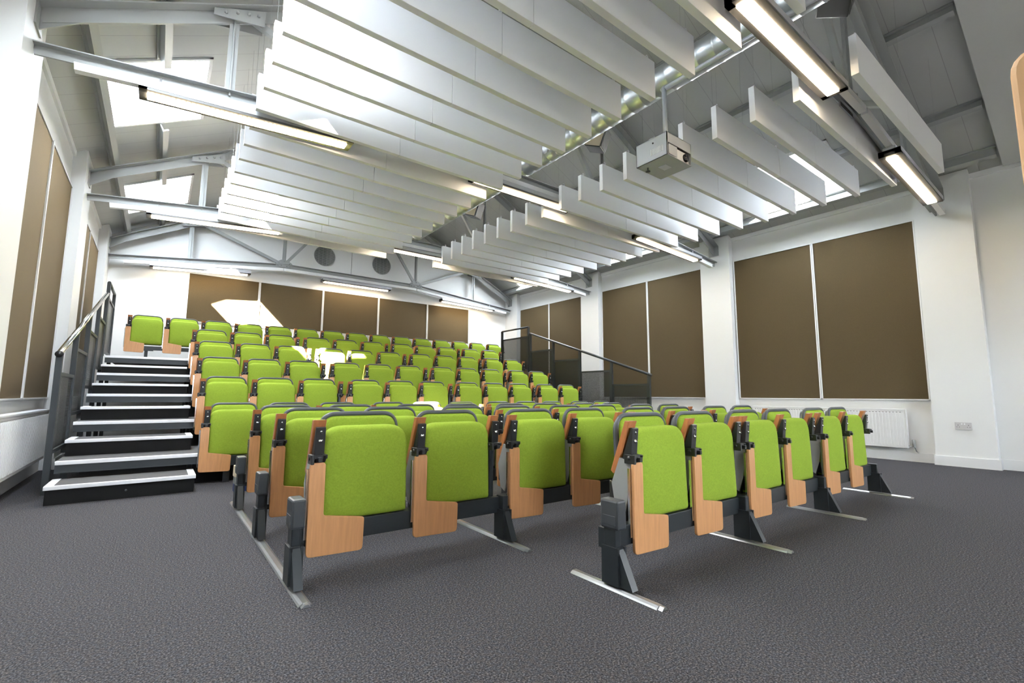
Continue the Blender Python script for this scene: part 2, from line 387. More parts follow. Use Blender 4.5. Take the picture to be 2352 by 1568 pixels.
# ================================================================ roof trusses
def truss(y, name, label):
    r = empty('roof_truss', (RX, y, 3.06)); tag(r, label, 'roof truss', None)
    def V(x, z): return (x-RX, 0, z-3.06)
    n = dict(eL=(PL, 3.34), eR=(PR, 3.34), tL=(PL, 3.09), tR=(PR, 3.09), gL=(1.86, 3.385), gR=(4.91-.15, 3.385), lL=(.29, 3.21), lR=(6.45, 3.21))
    def raf(x): return 3.39+.515*((x-PL) if x < RX else (PR-x))
    for s, e in ((-1, PL), (1, PR)):
        b = MB(); b.angle(V(e, raf(e)-.05), V(RX, raf(RX)-.05), .11, .01, None, 1); b.angle(V(e, raf(e)-.05), V(RX, raf(RX)-.05), .11, .01, None, -1)
        b.build('rafter', M['steel'], r)
    for nm, p, q in (('tie_beam', n['tL'], n['gL']), ('tie_beam', n['gL'], n['gR']), ('tie_beam', n['gR'], n['tR'])):
        b = MB(); b.angle(V(*p), V(*q), .07, .008, None, 1); b.angle(V(*p), V(*q), .07, .008, None, -1); b.build(nm, M['steel'], r)
    for x, zb in ((.29, 3.21), (1.86, 3.385), (4.76, 3.385), (6.40, 3.21)):
        b = MB(); b.bar(V(x, zb), V(x, raf(x)-.06), .012, .07, None, up=(1, 0, 0)); b.bar(V(x, zb), V(x, raf(x)-.06), .05, .012, None, up=(1, 0, 0)); b.build('post', M['steel'], r)
    for p, q in (((1.86, 3.40), (.42, raf(.42)-.08)), ((1.86, 3.40), (3.2, raf(3.2)-.3)), ((4.76, 3.40), (6.25, raf(6.25)-.08)), ((4.76, 3.40), (3.57, raf(3.57)-.3))):
        b = MB(); b.bar(V(*p), V(*q), .05, .055); b.build('brace', M['steel'], r)
    for x in (1.86, 4.76):
        b = MB()
        for sy_ in (-1, 1):
            b.prism([(x-RX-.15, 3.35-3.06), (x-RX+.15, 3.35-3.06), (x-RX+.15, 3.44-3.06), (x-RX+.06, 3.50-3.06), (x-RX-.06, 3.50-3.06), (x-RX-.15, 3.44-3.06)], 'y', sy_*.035-.005, sy_*.035+.005)
            for dx, dz in ((-.11, .32), (-.05, .32), (.05, .32), (.11, .32), (-.1, .37), (.1, .37), (0, .41)):
                b.tube([(x-RX+dx, sy_*.035, dz), (x-RX+dx, sy_*.058, dz)], .012, n=6)
        b.build('gusset_plate', M['steel'], r)
    for x in (.30, 6.45):
        b = MB(); zc = raf(x)-.06-3.06; k = 1 if x < RX else -1
        for sy_ in (-1, 1):
            b.prism([(x-RX-k*.16, zc-.09), (x-RX+k*.2, zc-.02), (x-RX+k*.2, zc+.12), (x-RX-k*.16, zc-.03)], 'y', sy_*.064-.004, sy_*.064+.004)
            for dx, dz in ((-.08, -.035), (0, -.0), (.08, .03), (.15, .05)):
                b.tube([(x-RX+k*dx, sy_*.064, zc+dz), (x-RX+k*dx, sy_*.085, zc+dz)], .013, n=6)
        b.build('gusset_plate', M['steel'], r)
    for e, k in ((PL, 1), (PR, -1)):
        b = MB(); b.box(e-RX, e-RX+k*.012, -.09, .09, .17, .33); b.prism([(e-RX, .17), (e-RX+k*.2, .32), (e-RX, .32)], 'y', -.006, .006); b.build('end_bracket', M['steel'], r)
truss(TY[0]+.05, 'near', 'grey steel roof truss nearest the camera, over the first right-hand pier')
truss(TY[1], 'second', 'grey steel roof truss second from the camera, behind the projector')
truss(TY[2], 'third', 'grey steel roof truss third from the camera, at the far end of the baffles')
truss(TY[3], 'back', 'grey steel roof truss close to the white gable wall')
# purlins
def purlin(x, y0, y1, label, d=.15):
    z = soffit(x)
    b = MB(); sl = .5 if x < RX else -.5
    ux = Vector((1, 0, sl)).normalized(); nx = Vector((-sl, 0, 1)).normalized()
    def P(u, h, y): v = ux*u+nx*h; return (v.x, y, v.z)
    vs = []
    prof = [(-.035, 0), (.035, 0), (.035, -.015), (.0, -.015), (0, -d+.015), (.045, -d+.015), (.045, -d), (-.012, -d), (-.012, -.015), (-.035, -.015)]
    k = len(prof)
    vs = [P(u, h, 0) for u, h in prof]+[P(u, h, y1-y0) for u, h in prof]
    b.add(vs, [tuple(range(k)), tuple(range(2*k-1, k-1, -1))]+[(i, i+k, (i+1) % k+k, (i+1) % k) for i in range(k)])
    tag(b.build('purlin', M['steel'], None, loc=(x, y0, z)), label, 'roof purlin', None)
pn = ['lowest', 'second lowest', 'third lowest', 'fourth lowest', 'highest']
for i, d in enumerate((4.04, 3.165, 2.35, 1.4, .45)):
    for s, nm in ((-1, 'left'), (1, 'right')):
        if i in (1, 4): continue
        purlin(RX+s*d, .72, YB, 'grey steel purlin along the %s roof slope, %s of its slope' % (nm, {0: 'lowest, by the eaves', 2: 'middle one', 3: 'highest'}[i]), .11 if i != 0 else .13)
for s, nm, x in ((-1, 'left', -.2), (1, 'right', 6.79)):
    for (y0, y1), wh in (((.72, 2.09), 'nearest'), ((3.41, 5.14), 'between the first two skylights'), ((6.43, 8.19), 'between the last two skylights'), ((9.51, YB), 'beside the gable')):
        purlin(x, y0, y1, 'short trimmer beam on the %s roof slope, %s' % (nm, wh if wh != 'nearest' else 'nearest the camera'), .10)

# ================================================================ baffles
BY0 = 1.3821; PITCH = 1/3.0
def make_baffle():
    r = empty('ceiling_baffle', (0, 0, 3.07))
    for k, (a, c) in enumerate(((-1.213, -.0015), (.0015, 1.213))):
        b = MB(); b.box(a, c, -.024, .024, 0, .305, None, .002); b.build('panel', M['baffle'], r)
    for x in (-1.15, 0, 1.15):
        b = MB(); b.tube([(x, 0, .30), (x, 0, .33)], .012, n=8); b.tube([(x-.012, 0, .335), (x, 0, .35), (x+.012, 0, .335)], .004, n=6); b.build('hook', M['alu'], r)
    return r
def add_wires(r, xc):
    for x in (-1.15, 0, 1.15):
        b = MB(); b.tube([(x, 0, .34), (x, 0, soffit(xc+x)-3.07)], .0011, n=5); b.build('suspension_wire', M['steel'], r)
protoL = make_baffle(); add_wires(protoL, 1.677)
protoR = copy_tree(protoL)
for ch in list(protoR.children):
    if ch.name.startswith('suspension_wire'):
        bpy.data.objects.remove(ch)
add_wires(protoR, 4.985)
first = {'L': protoL, 'R': protoR}
protos = {'L': copy_tree(protoL), 'R': copy_tree(protoR)}
for sd_, xc in (('L', 1.677), ('R', 4.985)):
    for k in range(-1, 19):
        o = copy_tree(protos[sd_]); y = BY0+k*PITCH
        if k == -1: y = 1.0
        o.location = (xc, y, 3.07)
        bank = 'left' if sd_ == 'L' else 'right'
        n = k+1
        if k == -1: where = 'hanging on the camera side of the nearest light'
        elif k < 9: where = '%s behind the nearest lights' % ORD[k]
        elif k < 18: where = '%s behind the second line of lights' % ORD[k-9]
        else: where = 'last one, behind the third line of lights'
        tag(o, 'white hanging baffle, %s bank, %s' % (bank, where), 'acoustic baffle', 'white acoustic baffles, %s bank' % bank)
def kill(o):
    for ch in list(o.children): kill(ch)
    bpy.data.objects.remove(o)
for o in list(first.values())+list(protos.values()): kill(o)

# ================================================================ light fittings
def light_rail(x0, x1, y, sag, label):
    """white trunking under the tie"""
    def zt(x): return 3.035+.109*(x-PL) if x < 1.86 else (3.328 if x < 4.76 else 3.035+.103*(PR-x))
    b = MB(); b.bar((0, 0, 0), (x1-x0, 0, zt(x1)-zt(x0)), .055, .055)
    tag(b.build('lighting_rail', M['white'], None, loc=(x0, y, zt(x0)-.028)), label, 'lighting rail')
def luminaire(x0, x1, y, z0, z1, label, group):
    r = empty('strip_light', (x0, y, z0), label, 'strip light', group)
    L = x1-x0; sl = (z1-z0)/L; w = .175
    def box(b, a, c, y0, y1, h0, h1, m=None):
        b.add([(a, y0, sl*a+h0), (c, y0, sl*c+h0), (c, y1, sl*c+h0), (a, y1, sl*a+h0), (a, y0, sl*a+h1), (c, y0, sl*c+h1), (c, y1, sl*c+h1), (a, y1, sl*a+h1)],
              [(0, 1, 2, 3), (7, 6, 5, 4), (0, 4, 5, 1), (1, 5, 6, 2), (2, 6, 7, 3), (3, 7, 4, 0)], m)
    b = MB()
    box(b, 0, L, -w/2, -w/2+.047, 0, .055); box(b, 0, L, w/2-.047, w/2, 0, .055)
    box(b, 0, .05, -w/2, w/2, 0, .055); box(b, L-.05, L, -w/2, w/2, 0, .055); box(b, 0, L, -w/2, w/2, .03, .06)
    b.build('housing', M['body'], r)
    b = MB(); box(b, .0, L, -w/2-.003, -w/2, .02, .062); box(b, 0, L, w/2, w/2+.003, .02, .062); box(b, 0, L, -.05, .05, .06, .085); b.build('side_trim', M['lumside'], r)
    b = MB(); box(b, .05, L-.05, -w/2+.047, w/2-.047, -.010, .006); b.build('louvre', M['lamp'], r)
    b = MB()
    for a in (.12, L-.12): b.tube([(a, 0, sl*a+.08), (a, 0, sl*a+.16)], .006, n=6)
    b.build('hanger', M['alu'], r)
LN = ['nearest', 'second', 'third', 'back']
LD = ['on the nearest truss', 'on the second truss', 'on the third truss', 'in front of the gable wall']
for i, y in enumerate(TY):
    yy = y-.04
    for k, (x0, x1, z0, z1) in enumerate(((-.27, 1.27, 2.985, 3.09), (2.60, 4.10, 3.17, 3.17), (5.43, 7.0, 3.105, 3.03))):
        pos = ('left', 'middle', 'right')[k]
        luminaire(x0, x1, yy, z0, z1, 'long fluorescent strip light, %s one %s' % (pos, LD[i]), 'fluorescent strip lights')
    for (a, c, pos) in ((-.62, 1.84, 'left'), (1.86, 4.74, 'middle'), (4.78, 7.42, 'right')):
        light_rail(a, c, yy-.0, 0, 'thin white lighting rail under the %s part of the %s' % (pos, ['nearest truss', 'second truss', 'third truss', 'truss at the gable wall'][i]))

# ================================================================ duct, pipe, projector
b = MB(); pts = []; n = 20
r0 = .125
yy = [.75+.01*i for i in range(0, 1)]
prof = []
y = .75
while y < 7.3:
    prof += [(y, r0), (y+.006, r0+.004), (y+.012, r0)]; y += .145
vs = []; fs = []
for j, (yy_, rr_) in enumerate(prof):
    for k in range(n): vs.append((rr_*math.cos(2*math.pi*k/n), yy_-.75, rr_*math.sin(2*math.pi*k/n)))
for j in range(len(prof)-1):
    for k in range(n): fs.append((j*n+k, j*n+(k+1) % n, (j+1)*n+(k+1) % n, (j+1)*n+k))
fs += [tuple(range(n)), tuple(range((len(prof)-1)*n, len(prof)*n))]
b.add(vs, fs, None, True)
tag(b.build('air_duct', M['duct'], None, loc=(3.40, .75, 3.60)), 'silver spiral ventilation duct running under the roof ridge', 'air duct')
b = MB(); b.tube([(0, 0, 0), (0, 1.505, 0)], .02, n=12)
tag(b.build('conduit_pipe', M['silverbox'], None, loc=(3.35, .78, 3.475)), 'thin grey conduit pipe under the duct, leading to the projector pole', 'pipe')
r = empty('ceiling_projector', (3.305, 2.255, 2.74), 'silver caged projector hanging from a grey ceiling pole', 'projector')
X0, X1, Y0, Y1, H = -.172, .172, -.152, .152, .195
b = MB(); t = .004
b.box(X0, X1, Y0, Y1, 0, t); b.box(X0, X1, Y0, Y1, H-t, H); b.box(X1-t, X1, Y0, Y1, 0, H); b.box(X0, X1, Y1-t, Y1, 0, H)
b.box(X0, X0+t, Y0, Y1, 0, H)
b.box(X0, X1, Y0, Y0+t, H*.56, H); b.box(X0, X0+.012, Y0, Y0+t, 0, H); b.box(X1-.008, X1, Y0, Y0+t, 0, H)
b.build('cage', M['silverbox'], r)
b = MB(); b.box(X0+.02, X1-.02, Y0+.012, Y1-.04, .008, H*.52, None, .008); pb = b.build('projector_body', M['white'], r)
b = MB(); b.tube([(X1-.075, Y0-.004, .052), (X1-.075, Y0+.03, .052)], .034, n=24); b.build('lens', M['lens'], pb)
b = MB(); b.box(X0+.02, X0+.135, Y0-.003, Y0+.001, .012, H*.50, None, .001); b.build('front_plate', M['silverbox'], r)
b = MB()
for k in range(10): b.box(X0-.003, X0+.001, Y0+.035+k*.0125+.0, Y0+.042+k*.0125, .045, .10)
b.build('vent_slots', M['white'], r)
b = MB(); b.tube([(X0-.004, -.02, .148), (X0-.004+.006, -.02, .148)], .007, n=10); b.build('lock', M['black'], r)
b = MB(); b.box(-.04, .05, -.045, .03, -.002, .001); b.build('label_plate', M['alu'], r)
b = MB(); b.tube([(-.1, .09, 0), (-.1, .09, -.03)], .006, n=10); b.tube([(-.1, .09, -.03), (-.1, .09, -.036)], .02, n=14); b.build('adjuster_knob', M['dark'], r)
b = MB(); b.tube([(.04, 0, H), (.04, 0, 3.49-2.74)], .02, n=14); b.build('pole', M['silverbox'], r)
# loudspeaker boxes by the duct
for (x, y, z, wh) in ((4.04, TY[0]-.12, 3.98, 'nearest truss, cut by the frame edge'), (4.53, TY[1]-.12, 4.27, 'second truss behind the projector'), (4.45, TY[2]-.12, 4.22, 'third truss, above the far baffles')):
    r = empty('loudspeaker', (x, y, z), 'dark boxed loudspeaker hung on the '+wh, 'loudspeaker', 'loudspeakers under the roof')
    b = MB(); b.box(-.11, .11, -.13, .10, -.14, .14, None, .01); b.build('cabinet', M['black'], r)
    b = MB(); b.box(-.115, -.11, -.12, .09, -.13, .13, None, .001); b.build('side_panel', M['cream'], r)
    b = MB(); b.box(-.095, .095, -.137, -.13, -.125, .125, None, .002); b.build('grille', M['grille'], r)
    b = MB(); b.bar((0, .08, .1), (0, .12, .33), .04, .01); b.build('bracket', M['dark'], r)
    r.rotation_euler = (math.radians(20), 0, math.radians(25))
# round vents on the gable
for (x, z, wh) in ((2.70, 3.80, 'left'), (3.985, 3.82, 'right')):
    r = empty('round_vent', (x, YB, z), '%s of the two round dark vent grilles high on the back wall' % wh, 'vent', 'round vents on the gable')
    b = MB(); b.tube([(0, 0, 0), (0, -.012, 0)], .215, n=36); b.build('back_plate', M['black'], r)
    b = MB()
    for k in range(-10, 11):
        zz = k*.02; h = math.sqrt(max(.215**2-zz*zz, 0))*.98
        if h > .02: b.bar((-h, -.018, zz), (h, -.018, zz), .01, .0095)
    for k in (-1.5, -.5, .5, 1.5):
        xx = k*.085; h = math.sqrt(.215**2-xx*xx)*.98
        b.bar((xx, -.024, -h), (xx, -.024, h), .012, .006, up=(1, 0, 0))
    b.build('grille', M['steel'], r)
    b = MB(); b.tube([(.217*math.cos(a*math.pi/18), -.014, .217*math.sin(a*math.pi/18)) for a in range(36)], .007, n=6, closed=True); b.build('rim', M['steel'], r)
b = MB(); b.box(-.004, .004, -.006, 0, 0, .9); tag(b.build('trim_3', M['steel'], None, loc=(3.29, YB, 3.45)), kind='structure')

# ================================================================ radiators, socket
def radiator(xw, sgn, y0, y1, z0, z1, label):
    r = empty('radiator', (xw, y0, 0), label, 'radiator')
    L = y1-y0
    def X(d): return sgn*d
    def bx(b, d0, d1, a, c, e, f, m=None, bev=0): b.box(min(X(d0), X(d1)), max(X(d0), X(d1)), a, c, e, f, m, bev)
    b = MB(); bx(b, .03, .105, 0, L, z0, z1, None, .006)
    n = int(L/.036)
    for k in range(n):
        y = .03+k*(L-.06)/(n-1); bx(b, .103, .109, y-.009, y+.009, z0+.03, z1-.045, None, .002)
    b.build('panel', M['white'], r)
    b = MB(); bx(b, .025, .11, 0, L, z1-.012, z1+.004, None, .002); bx(b, .03, .108, -.004, 0, z0+.01, z1); bx(b, .03, .108, L, L+.004, z0+.01, z1); b.build('top_cover', M['white'], r)
    b = MB()
    for k in range(n-1):
        y = .03+(k+.5)*(L-.06)/(n-1); bx(b, .1045, .1055, y-.008, y+.008, z1-.04, z1-.034)
    b.build('slots', M['grille'], r)
    b = MB(); b.tube([(X(.07), 0, z0+.03), (X(.07), -.05, z0+.03), (X(.07), -.06, z0+.02), (X(.05), -.07, z0-.03), (X(.02), -.08, z0-.05), (X(.001), -.08, z0-.055)], .008, n=8); v = b.build('pipe', M['chrome'], r)
    b = MB(); b.tube([(X(.07), -.055, z0+.02), (X(.07), -.055, z0+.11)], .018, n=14); b.build('valve', M['steel'], r)
radiator(XR, -1, 1.80, 3.72, .166, .655, 'white ribbed panel radiator below the nearest right-hand panels')
radiator(XL, 1, 4.62, 6.50, .166, .64, 'white panel radiator on the left wall, in front of the stair rail')
r = empty('wall_socket', (PR, 1.262, .475), 'white double power socket on the nearest right-hand pier', 'power socket')
b = MB(); b.box(-.009, 0, -.073, .073, -.043, .043, None, .002); pl = b.build('plate', M['plate'], r)
for s in (-1, 1):
    b = MB(); b.box(-.013, -.008, s*.012-.006, s*.012+.006, .016, .032, None, .001); b.build('switch', M['white'], r)
    b = MB(); b.box(-.0096, -.009, s*.045-.003, s*.045+.003, .006, .014); b.box(-.0096, -.009, s*.045-.014, s*.045-.007, -.014, -.009); b.box(-.0096, -.009, s*.045+.007, s*.045+.014, -.014, -.009); b.build('pin_holes', M['black'], r)

# ================================================================ tiered platform and steps
SX0, SX1 = -.605, .305
PX1 = 6.42
tn = ['lowest', 'second', 'third', 'fourth', 'top']
for k in range(5):
    y0 = 5.16+.8*k; z = [.265, .535, .795, 1.048, 1.31][k]; y1 = y0+.80 if k < 4 else YB-.03
    r = empty('seating_platform', (0, y0, z), 'dark carpeted seating platform with aluminium edge, %s tier' % tn[k], 'seating platform', 'tiers of the raked seating')
    b = MB(); b.box(SX0, PX1, .03, y1-y0, -.03, -.001); b.build('deck', M['deckcarpet'], r)
    b = MB(); b.box(SX0, PX1, -.004, .034, -.026, .003, None, .002); b.build('edge_nosing', M['nosing'], r)
    b = MB(); b.box(SX0, PX1, .012, .05, -.088, -.026); b.box(SX0, PX1, .006, .052, -.092, -.084); b.build('front_beam', M['dark'], r)
    b = MB(); zz = z
    b.box(SX1+.02, PX1, .04, .055, (-.265 if k else -z), -.03)
    b.build('riser', M['blackboard'], r)
    for xx in (SX0+.02, SX1+.03, 2.3, 4.3, PX1-.03):
        b = MB(); b.box(xx-.02, xx+.02, .35, .40, -z, -.03); b.build('support_leg', M['dark'], r)
for k in range(5):
    y0 = 4.76+.8*k; zt = [.134, .402, .667, .918, 1.172][k]; zb = [0, .265, .535, .795, 1.048][k]
    ex = 0
    r = empty('stair_step', (0, y0, zb), 'black stair step with aluminium edge, %s' % ['lowest, standing on the carpet', 'on the lowest platform', 'on the second platform', 'on the third platform', 'highest, below the top platform'][k], 'stair step', 'half steps in the side aisle')
    h = zt-zb
    b = MB(); b.box(SX0+.01, SX1-.01, .01, .39, 0.001, h-.02); b.build('riser_box', M['blackboard'], r)
    b = MB(); b.box(SX0+.045, SX1-.045, .035, .398, h-.02, h-.002); b.build('tread', M['deckcarpet'], r)
    b = MB(); b.box(SX0, SX1, 0, .036, h-.026, h+.001, None, .002); b.box(SX0, SX0+.05, .03, .398, h-.022, h+.0005); b.box(SX1-.05, SX1, .03, .398, h-.022, h+.0005); b.build('edge_nosing', M['nosing'], r)
    if k == 0:
        b = MB(); b.tube([(-.14, .012, .06), (-.14, .005, .06)], .008, n=10); b.build('bolt', M['dark'], r)
# ================================================================ railings
def railing(x, posts, zfoot, zrail, top, label, side):
    """posts: y of posts, from the front; last two make the level piece at the top"""
    r = empty('stair_railing', (x, posts[0], 0), label, 'railing')
    o = Vector((x, posts[0], 0))
    m = len(posts)
    for i, y in enumerate(posts):
        b = MB(); b.box(-.02, .02, y-o.y-.022, y-o.y+.022, zfoot[i], zrail[i]); b.build('post', M['dark'], r)
    # sloping handrail
    s0, s1 = (posts[0], zrail[0]), (posts[top-1], zrail[top-1])
    b = MB(); n = top-1
    b.tube([(0, posts[0]-o.y-.03, zrail[0]-.01), (0, posts[top-1]-o.y-.02, zrail[top-1]-.01)], .022, n=14)
    h = b.build('handrail', M['chrome'] if side == 'L' else M['dark'], r)
    b = MB()
    for i in range(top): b.tube([(0, posts[i]-o.y-.012, zrail[i]-.014), (0, posts[i]-o.y+.012, zrail[i]-.006)], .0235, n=14)
    b.tube([(0, posts[0]-o.y-.045, zrail[0]-.015), (0, posts[0]-o.y-.02, zrail[0]-.012)], .026, n=14)
    b.build('joint_rings', M['black'], h)
    if len(posts) > top:
        b = MB(); a, c = posts[top], posts[-1]
        b.tube([(0, a-o.y, zrail[top]), (0, c-o.y, zrail[-1])], .02, n=12); b.build('handrail', M['dark'], r)
    for i in range(m-1):
        if i == top-1: continue
        a, c = posts[i]-o.y+.022, posts[i+1]-o.y-.022
        zt = min(zrail[i], zrail[i+1])-.155 if i < top-1 else zrail[i]-.20
        zb_ = max(zfoot[i], zfoot[i+1])+.06
        b = MB()
        b.box(-.015, .015, a, c, zt-.03, zt); b.box(-.015, .015, a, c, zb_, zb_+.03)
        b.box(-.012, .012, a, a+.022, zb_, zt); b.box(-.012, .012, c-.022, c, zb_, zt)
        b.build('panel_frame', M['dark'], r)
        b = MB(); b.box(-.003, .003, a+.02, c-.02, zb_+.03, zt-.03); b.build('mesh_panel', M['mesh'], r)
    return r
pl_ = [5.13, 5.97, 6.78, 7.58, 8.38, 8.40+.06, 9.42]
pl_y = [5.15, 5.95, 6.76, 7.57, 8.37, 8.46, 9.43]
zr = lambda y: 1.125+.322*(y-5.15)
railing(-.645, pl_y, [.02, .265, .535, .795, 1.048, 1.31, 1.31], [zr(pl_y[0]), zr(pl_y[1]), zr(pl_y[2]), zr(pl_y[3]), zr(pl_y[4]), 2.33, 2.33], 5,
        'dark metal stair railing with silver handrail and mesh panels on the left', 'L')
pr_y = [4.83, 5.63, 6.42, 7.18, 7.93, 8.00, 8.99]
railing(6.47, pr_y, [.02, .265, .535, .795, 1.048, 1.31, 1.31], [1.165+.321*(q-4.83) for q in pr_y[:5]]+[2.31, 2.31], 5,
        'black metal stair railing with dark mesh panels along the right side of the seating', 'R')

# ================================================================ chairs
def soft_pad(poly, y0, y1, puff, m, name, parent, lean=0.0, zpiv=0.0):
    """upholstered pad: outline in (x,z), thickness along y, edges rolled over"""
    cx = sum(p[0] for p in poly)/len(poly); cz = sum(p[1] for p in poly)/len(poly)
    T = y1-y0
    rings = []
    def ring(inset, y):
        out = []
        for (x, z) in poly:
            dx, dz = x-cx, z-cz; L = math.hypot(dx, dz)
            hx = max(abs(p[0]-cx) for p in poly); hz = max(abs(p[1]-cz) for p in poly)
            fx_, fz_ = (hx-inset)/hx, (hz-inset)/hz
            xx, zz = cx+dx*fx_, cz+dz*fz_
            out.append((xx, y+lean*(zz-zpiv), zz))
        return out
    seq = []
    for k in range(5):
        a = k/4*math.pi/2; seq.append((puff*(1-math.sin(a)), y0+puff*(1-math.cos(a))))
    # from front centre outwards
    prof = [(min(.14, .14), y0-.010), (.08, y0-.008), (.045, y0-.004)]+seq+[(0, y1-puff*.5), (puff*.4, y1)]
    for ins, y in prof: rings.append(ring(ins, y))
    b = MB(); n = len(poly); vs = [v for r_ in rings for v in r_]; fs = []
    for i in range(len(rings)-1):
        for k in range(n): fs.append((i*n+k, i*n+(k+1) % n, (i+1)*n+(k+1) % n, (i+1)*n+k))
    vs += [(cx, y0-.012+lean*(cz-zpiv), cz), (cx, y1+lean*(cz-zpiv), cz)]
    for k in range(n):
        fs.append((len(vs)-2, (k+1) % n, k)); fs.append((len(vs)-1, (len(rings)-1)*n+k, (len(rings)-1)*n+(k+1) % n))
    b.add(vs, fs, None, True)
    return b.build(name, m, parent)
def arm_parts(r, x, tablet=True):
    """folded arm standing upright, x = left edge"""
    # wooden arm pad seen on edge behind the housing, leaning back at the bottom
    b = MB()
    poly = rounded([(.020, .690), (.055, .684), (.112, .486), (.090, .478), (.066, .482)], [.006, .012, .012, .008, .004], 3)
    poly = [(.014, .690), (.042, .690), (.132, .455), (.116, .442), (.100, .452)]
    b.prism(poly, 'x', x-.004, x+.052, None, .003); b.build('armrest', M['woodedge'], r)
    b = MB(); b.prism([(.002, .656), (.012, .660), (.072, .51), (.05, .50), (.015, .53)], 'x', x+.004, x+.047, None, .002)
    b.tube([(x+.026, .002, .632), (x+.026, .007, .632)], .004, n=8)
    hs = b.build('arm_housing', M['black'], r)
    b = MB(); b.tube([(x+.026, .0, .640), (x+.026, .006, .638)], .0045, n=8); b.tube([(x+.026, .001, .60), (x+.026, .008, .597)], .009, n=12); b.build('screw', M['chrome'], hs)
    b = MB()
    b.box(x-.014, x+.056, -.012, .03, .520, .538, None, .003); b.tube([(x-.018, .012, .524), (x+.055, .012, .524)], .010, n=10)
    b.box(x+.012, x+.03, -.03, .02, .508, .528, None, .002); b.box(x-.016, x-.002, -.02, .04, .498, .54, None, .003)
    b.prism([(-.02, .535), (.05, .545), (.09, .52), (.06, .49), (.0, .505)], 'x', x+.036, x+.050, None, .002)
    b.build('hinge', M['black'], r)
def chair_base(kind):
    r = empty('auditorium_chair', (0, 0, 0))
    # seat pad, tipped up
    poly = rounded([(.060, .238), (.474, .236), (.474, .658), (.060, .658)], [.014, .014, .10, .10], 8)
    soft_pad(poly, .012, .092, .028, M['green'], 'seat', r, .03, .30)
    # backrest behind, higher
    poly = rounded([(.078, .36), (.452, .36), (.452, .702), (.078, .702)], [.02, .02, .07, .07], 8)
    bk = soft_pad(poly, .115, .155, .018, M['green'], 'backrest', r, .05, .5)
    # rubber rim around the backrest
    arc = rounded([(.074, .40), (.074, .711), (.456, .711), (.456, .40)], [0, .078, .078, 0], 8)
    b = MB(); b.tube([(x, .135+.05*(z-.5), z) for x, z in arc], .0115, n=8); b.build('back_rim', M['rim'], r)
    b = MB(); poly = rounded([(.082, .34), (.448, .34), (.448, .70), (.082, .70)], [.02, .02, .075, .075], 6)
    vs = [(x, .152+.05*(z-.5), z) for x, z in poly]+[(x, .166+.05*(z-.5), z) for x, z in poly]; n = len(poly)
    b.add(vs, [tuple(range(n)), tuple(range(2*n-1, n-1, -1))]+[(i, i+n, (i+1) % n+n, (i+1) % n) for i in range(n)]); b.build('back_shell', M['rim'], r)
    # seat pan and side brackets
    b = MB(); b.box(.075, .46, .07, .125, .235, .262, None, .003)
    for x in (.052, .470): b.prism([(.03, .25), (.13, .27), (.17, .30), (.17, .40), (.10, .38), (.04, .33)], 'x', x-.004, x+.004)
    b.build('seat_bracket', M['black'], r)
    # folded writing tablet hanging in front
    L = rounded([(0, .108), (.247, .100), (.250, .246), (.067, .276), (.067, .505), (0, .505)], [.022, .020, .014, .014, .016, .016], 4)
    b = MB(); b.prism(L, 'y', -.016, 0, None, .003); tb = b.build('tablet', M['wood'], r)
    b = MB(); b.tube([(-.006, .006, .20), (-.006, .006, .46)], .0035, n=8); b.box(-.010, .004, .001, .012, .18, .48); b.build('support_rail', M['chrome'], tb)
    arm_parts(r, .018)
    # side plate carrying the arm
    b = MB(); b.prism([(.01, .50), (.075, .52), (.125, .40), (.10, .27), (.06, .25), (.035, .33)], 'x', .012, .020); b.build('side_plate', M['steel'], r)
    b = MB(); b.box(.020, .048, .055, .105, .16, .52, None, .003); b.build('arm_post', M['dark'], r)
    return r
chairA = chair_base('plain')
def end_arm(r):
    arm_parts(r, .478)
    b = MB(); b.box(.488, .516, .045, .10, .15, .53, None, .003); b.build('arm_post', M['dark'], r)
chairB = copy_tree(chairA); end_arm(chairB)
placed = []
def put_chair(last, x, y, z, label, group, rot=0):
    o = copy_tree(chairB if last else chairA); o.location = (x, y, z); o.rotation_euler = (0, 0, rot)
    tag(o, label, 'auditorium chair', group); return o
# floor rows
LX = [.51, 1.602, 2.70, 3.80, 4.905]
rows = []
fl_names = ['front row', 'second row', 'third row', 'fourth row']
for ri, (y, n0) in enumerate(((1.405, 1), (2.212, 0), (3.037, 0), (3.875, 0))):
    cnt = 6 if ri == 0 else 8
    for k in range(cnt):
        g = n0+k//2; xx = LX[g]+.045+(k % 2)*.498
        if ri == 0: xx += [.085, .07, .03, .02, .03, .02][k]
        if ri == 0: lab = 'green tip-up chair in the front row of six on the carpet, %s' % (['nearest the camera', 'second', 'third', 'fourth', 'fifth', 'farthest'][k])
        else:
            lab = 'green tip-up chair, %s from left in the %s on the carpet' % (ORD[k] if k else 'outermost', fl_names[ri])
            if ri == 1 and k == 0: lab = 'large green tip-up chair at the left end of the second row, nearest in the photo'
        put_chair(k % 2 == 1, xx, y, 0, lab, 'green chairs on the carpet')
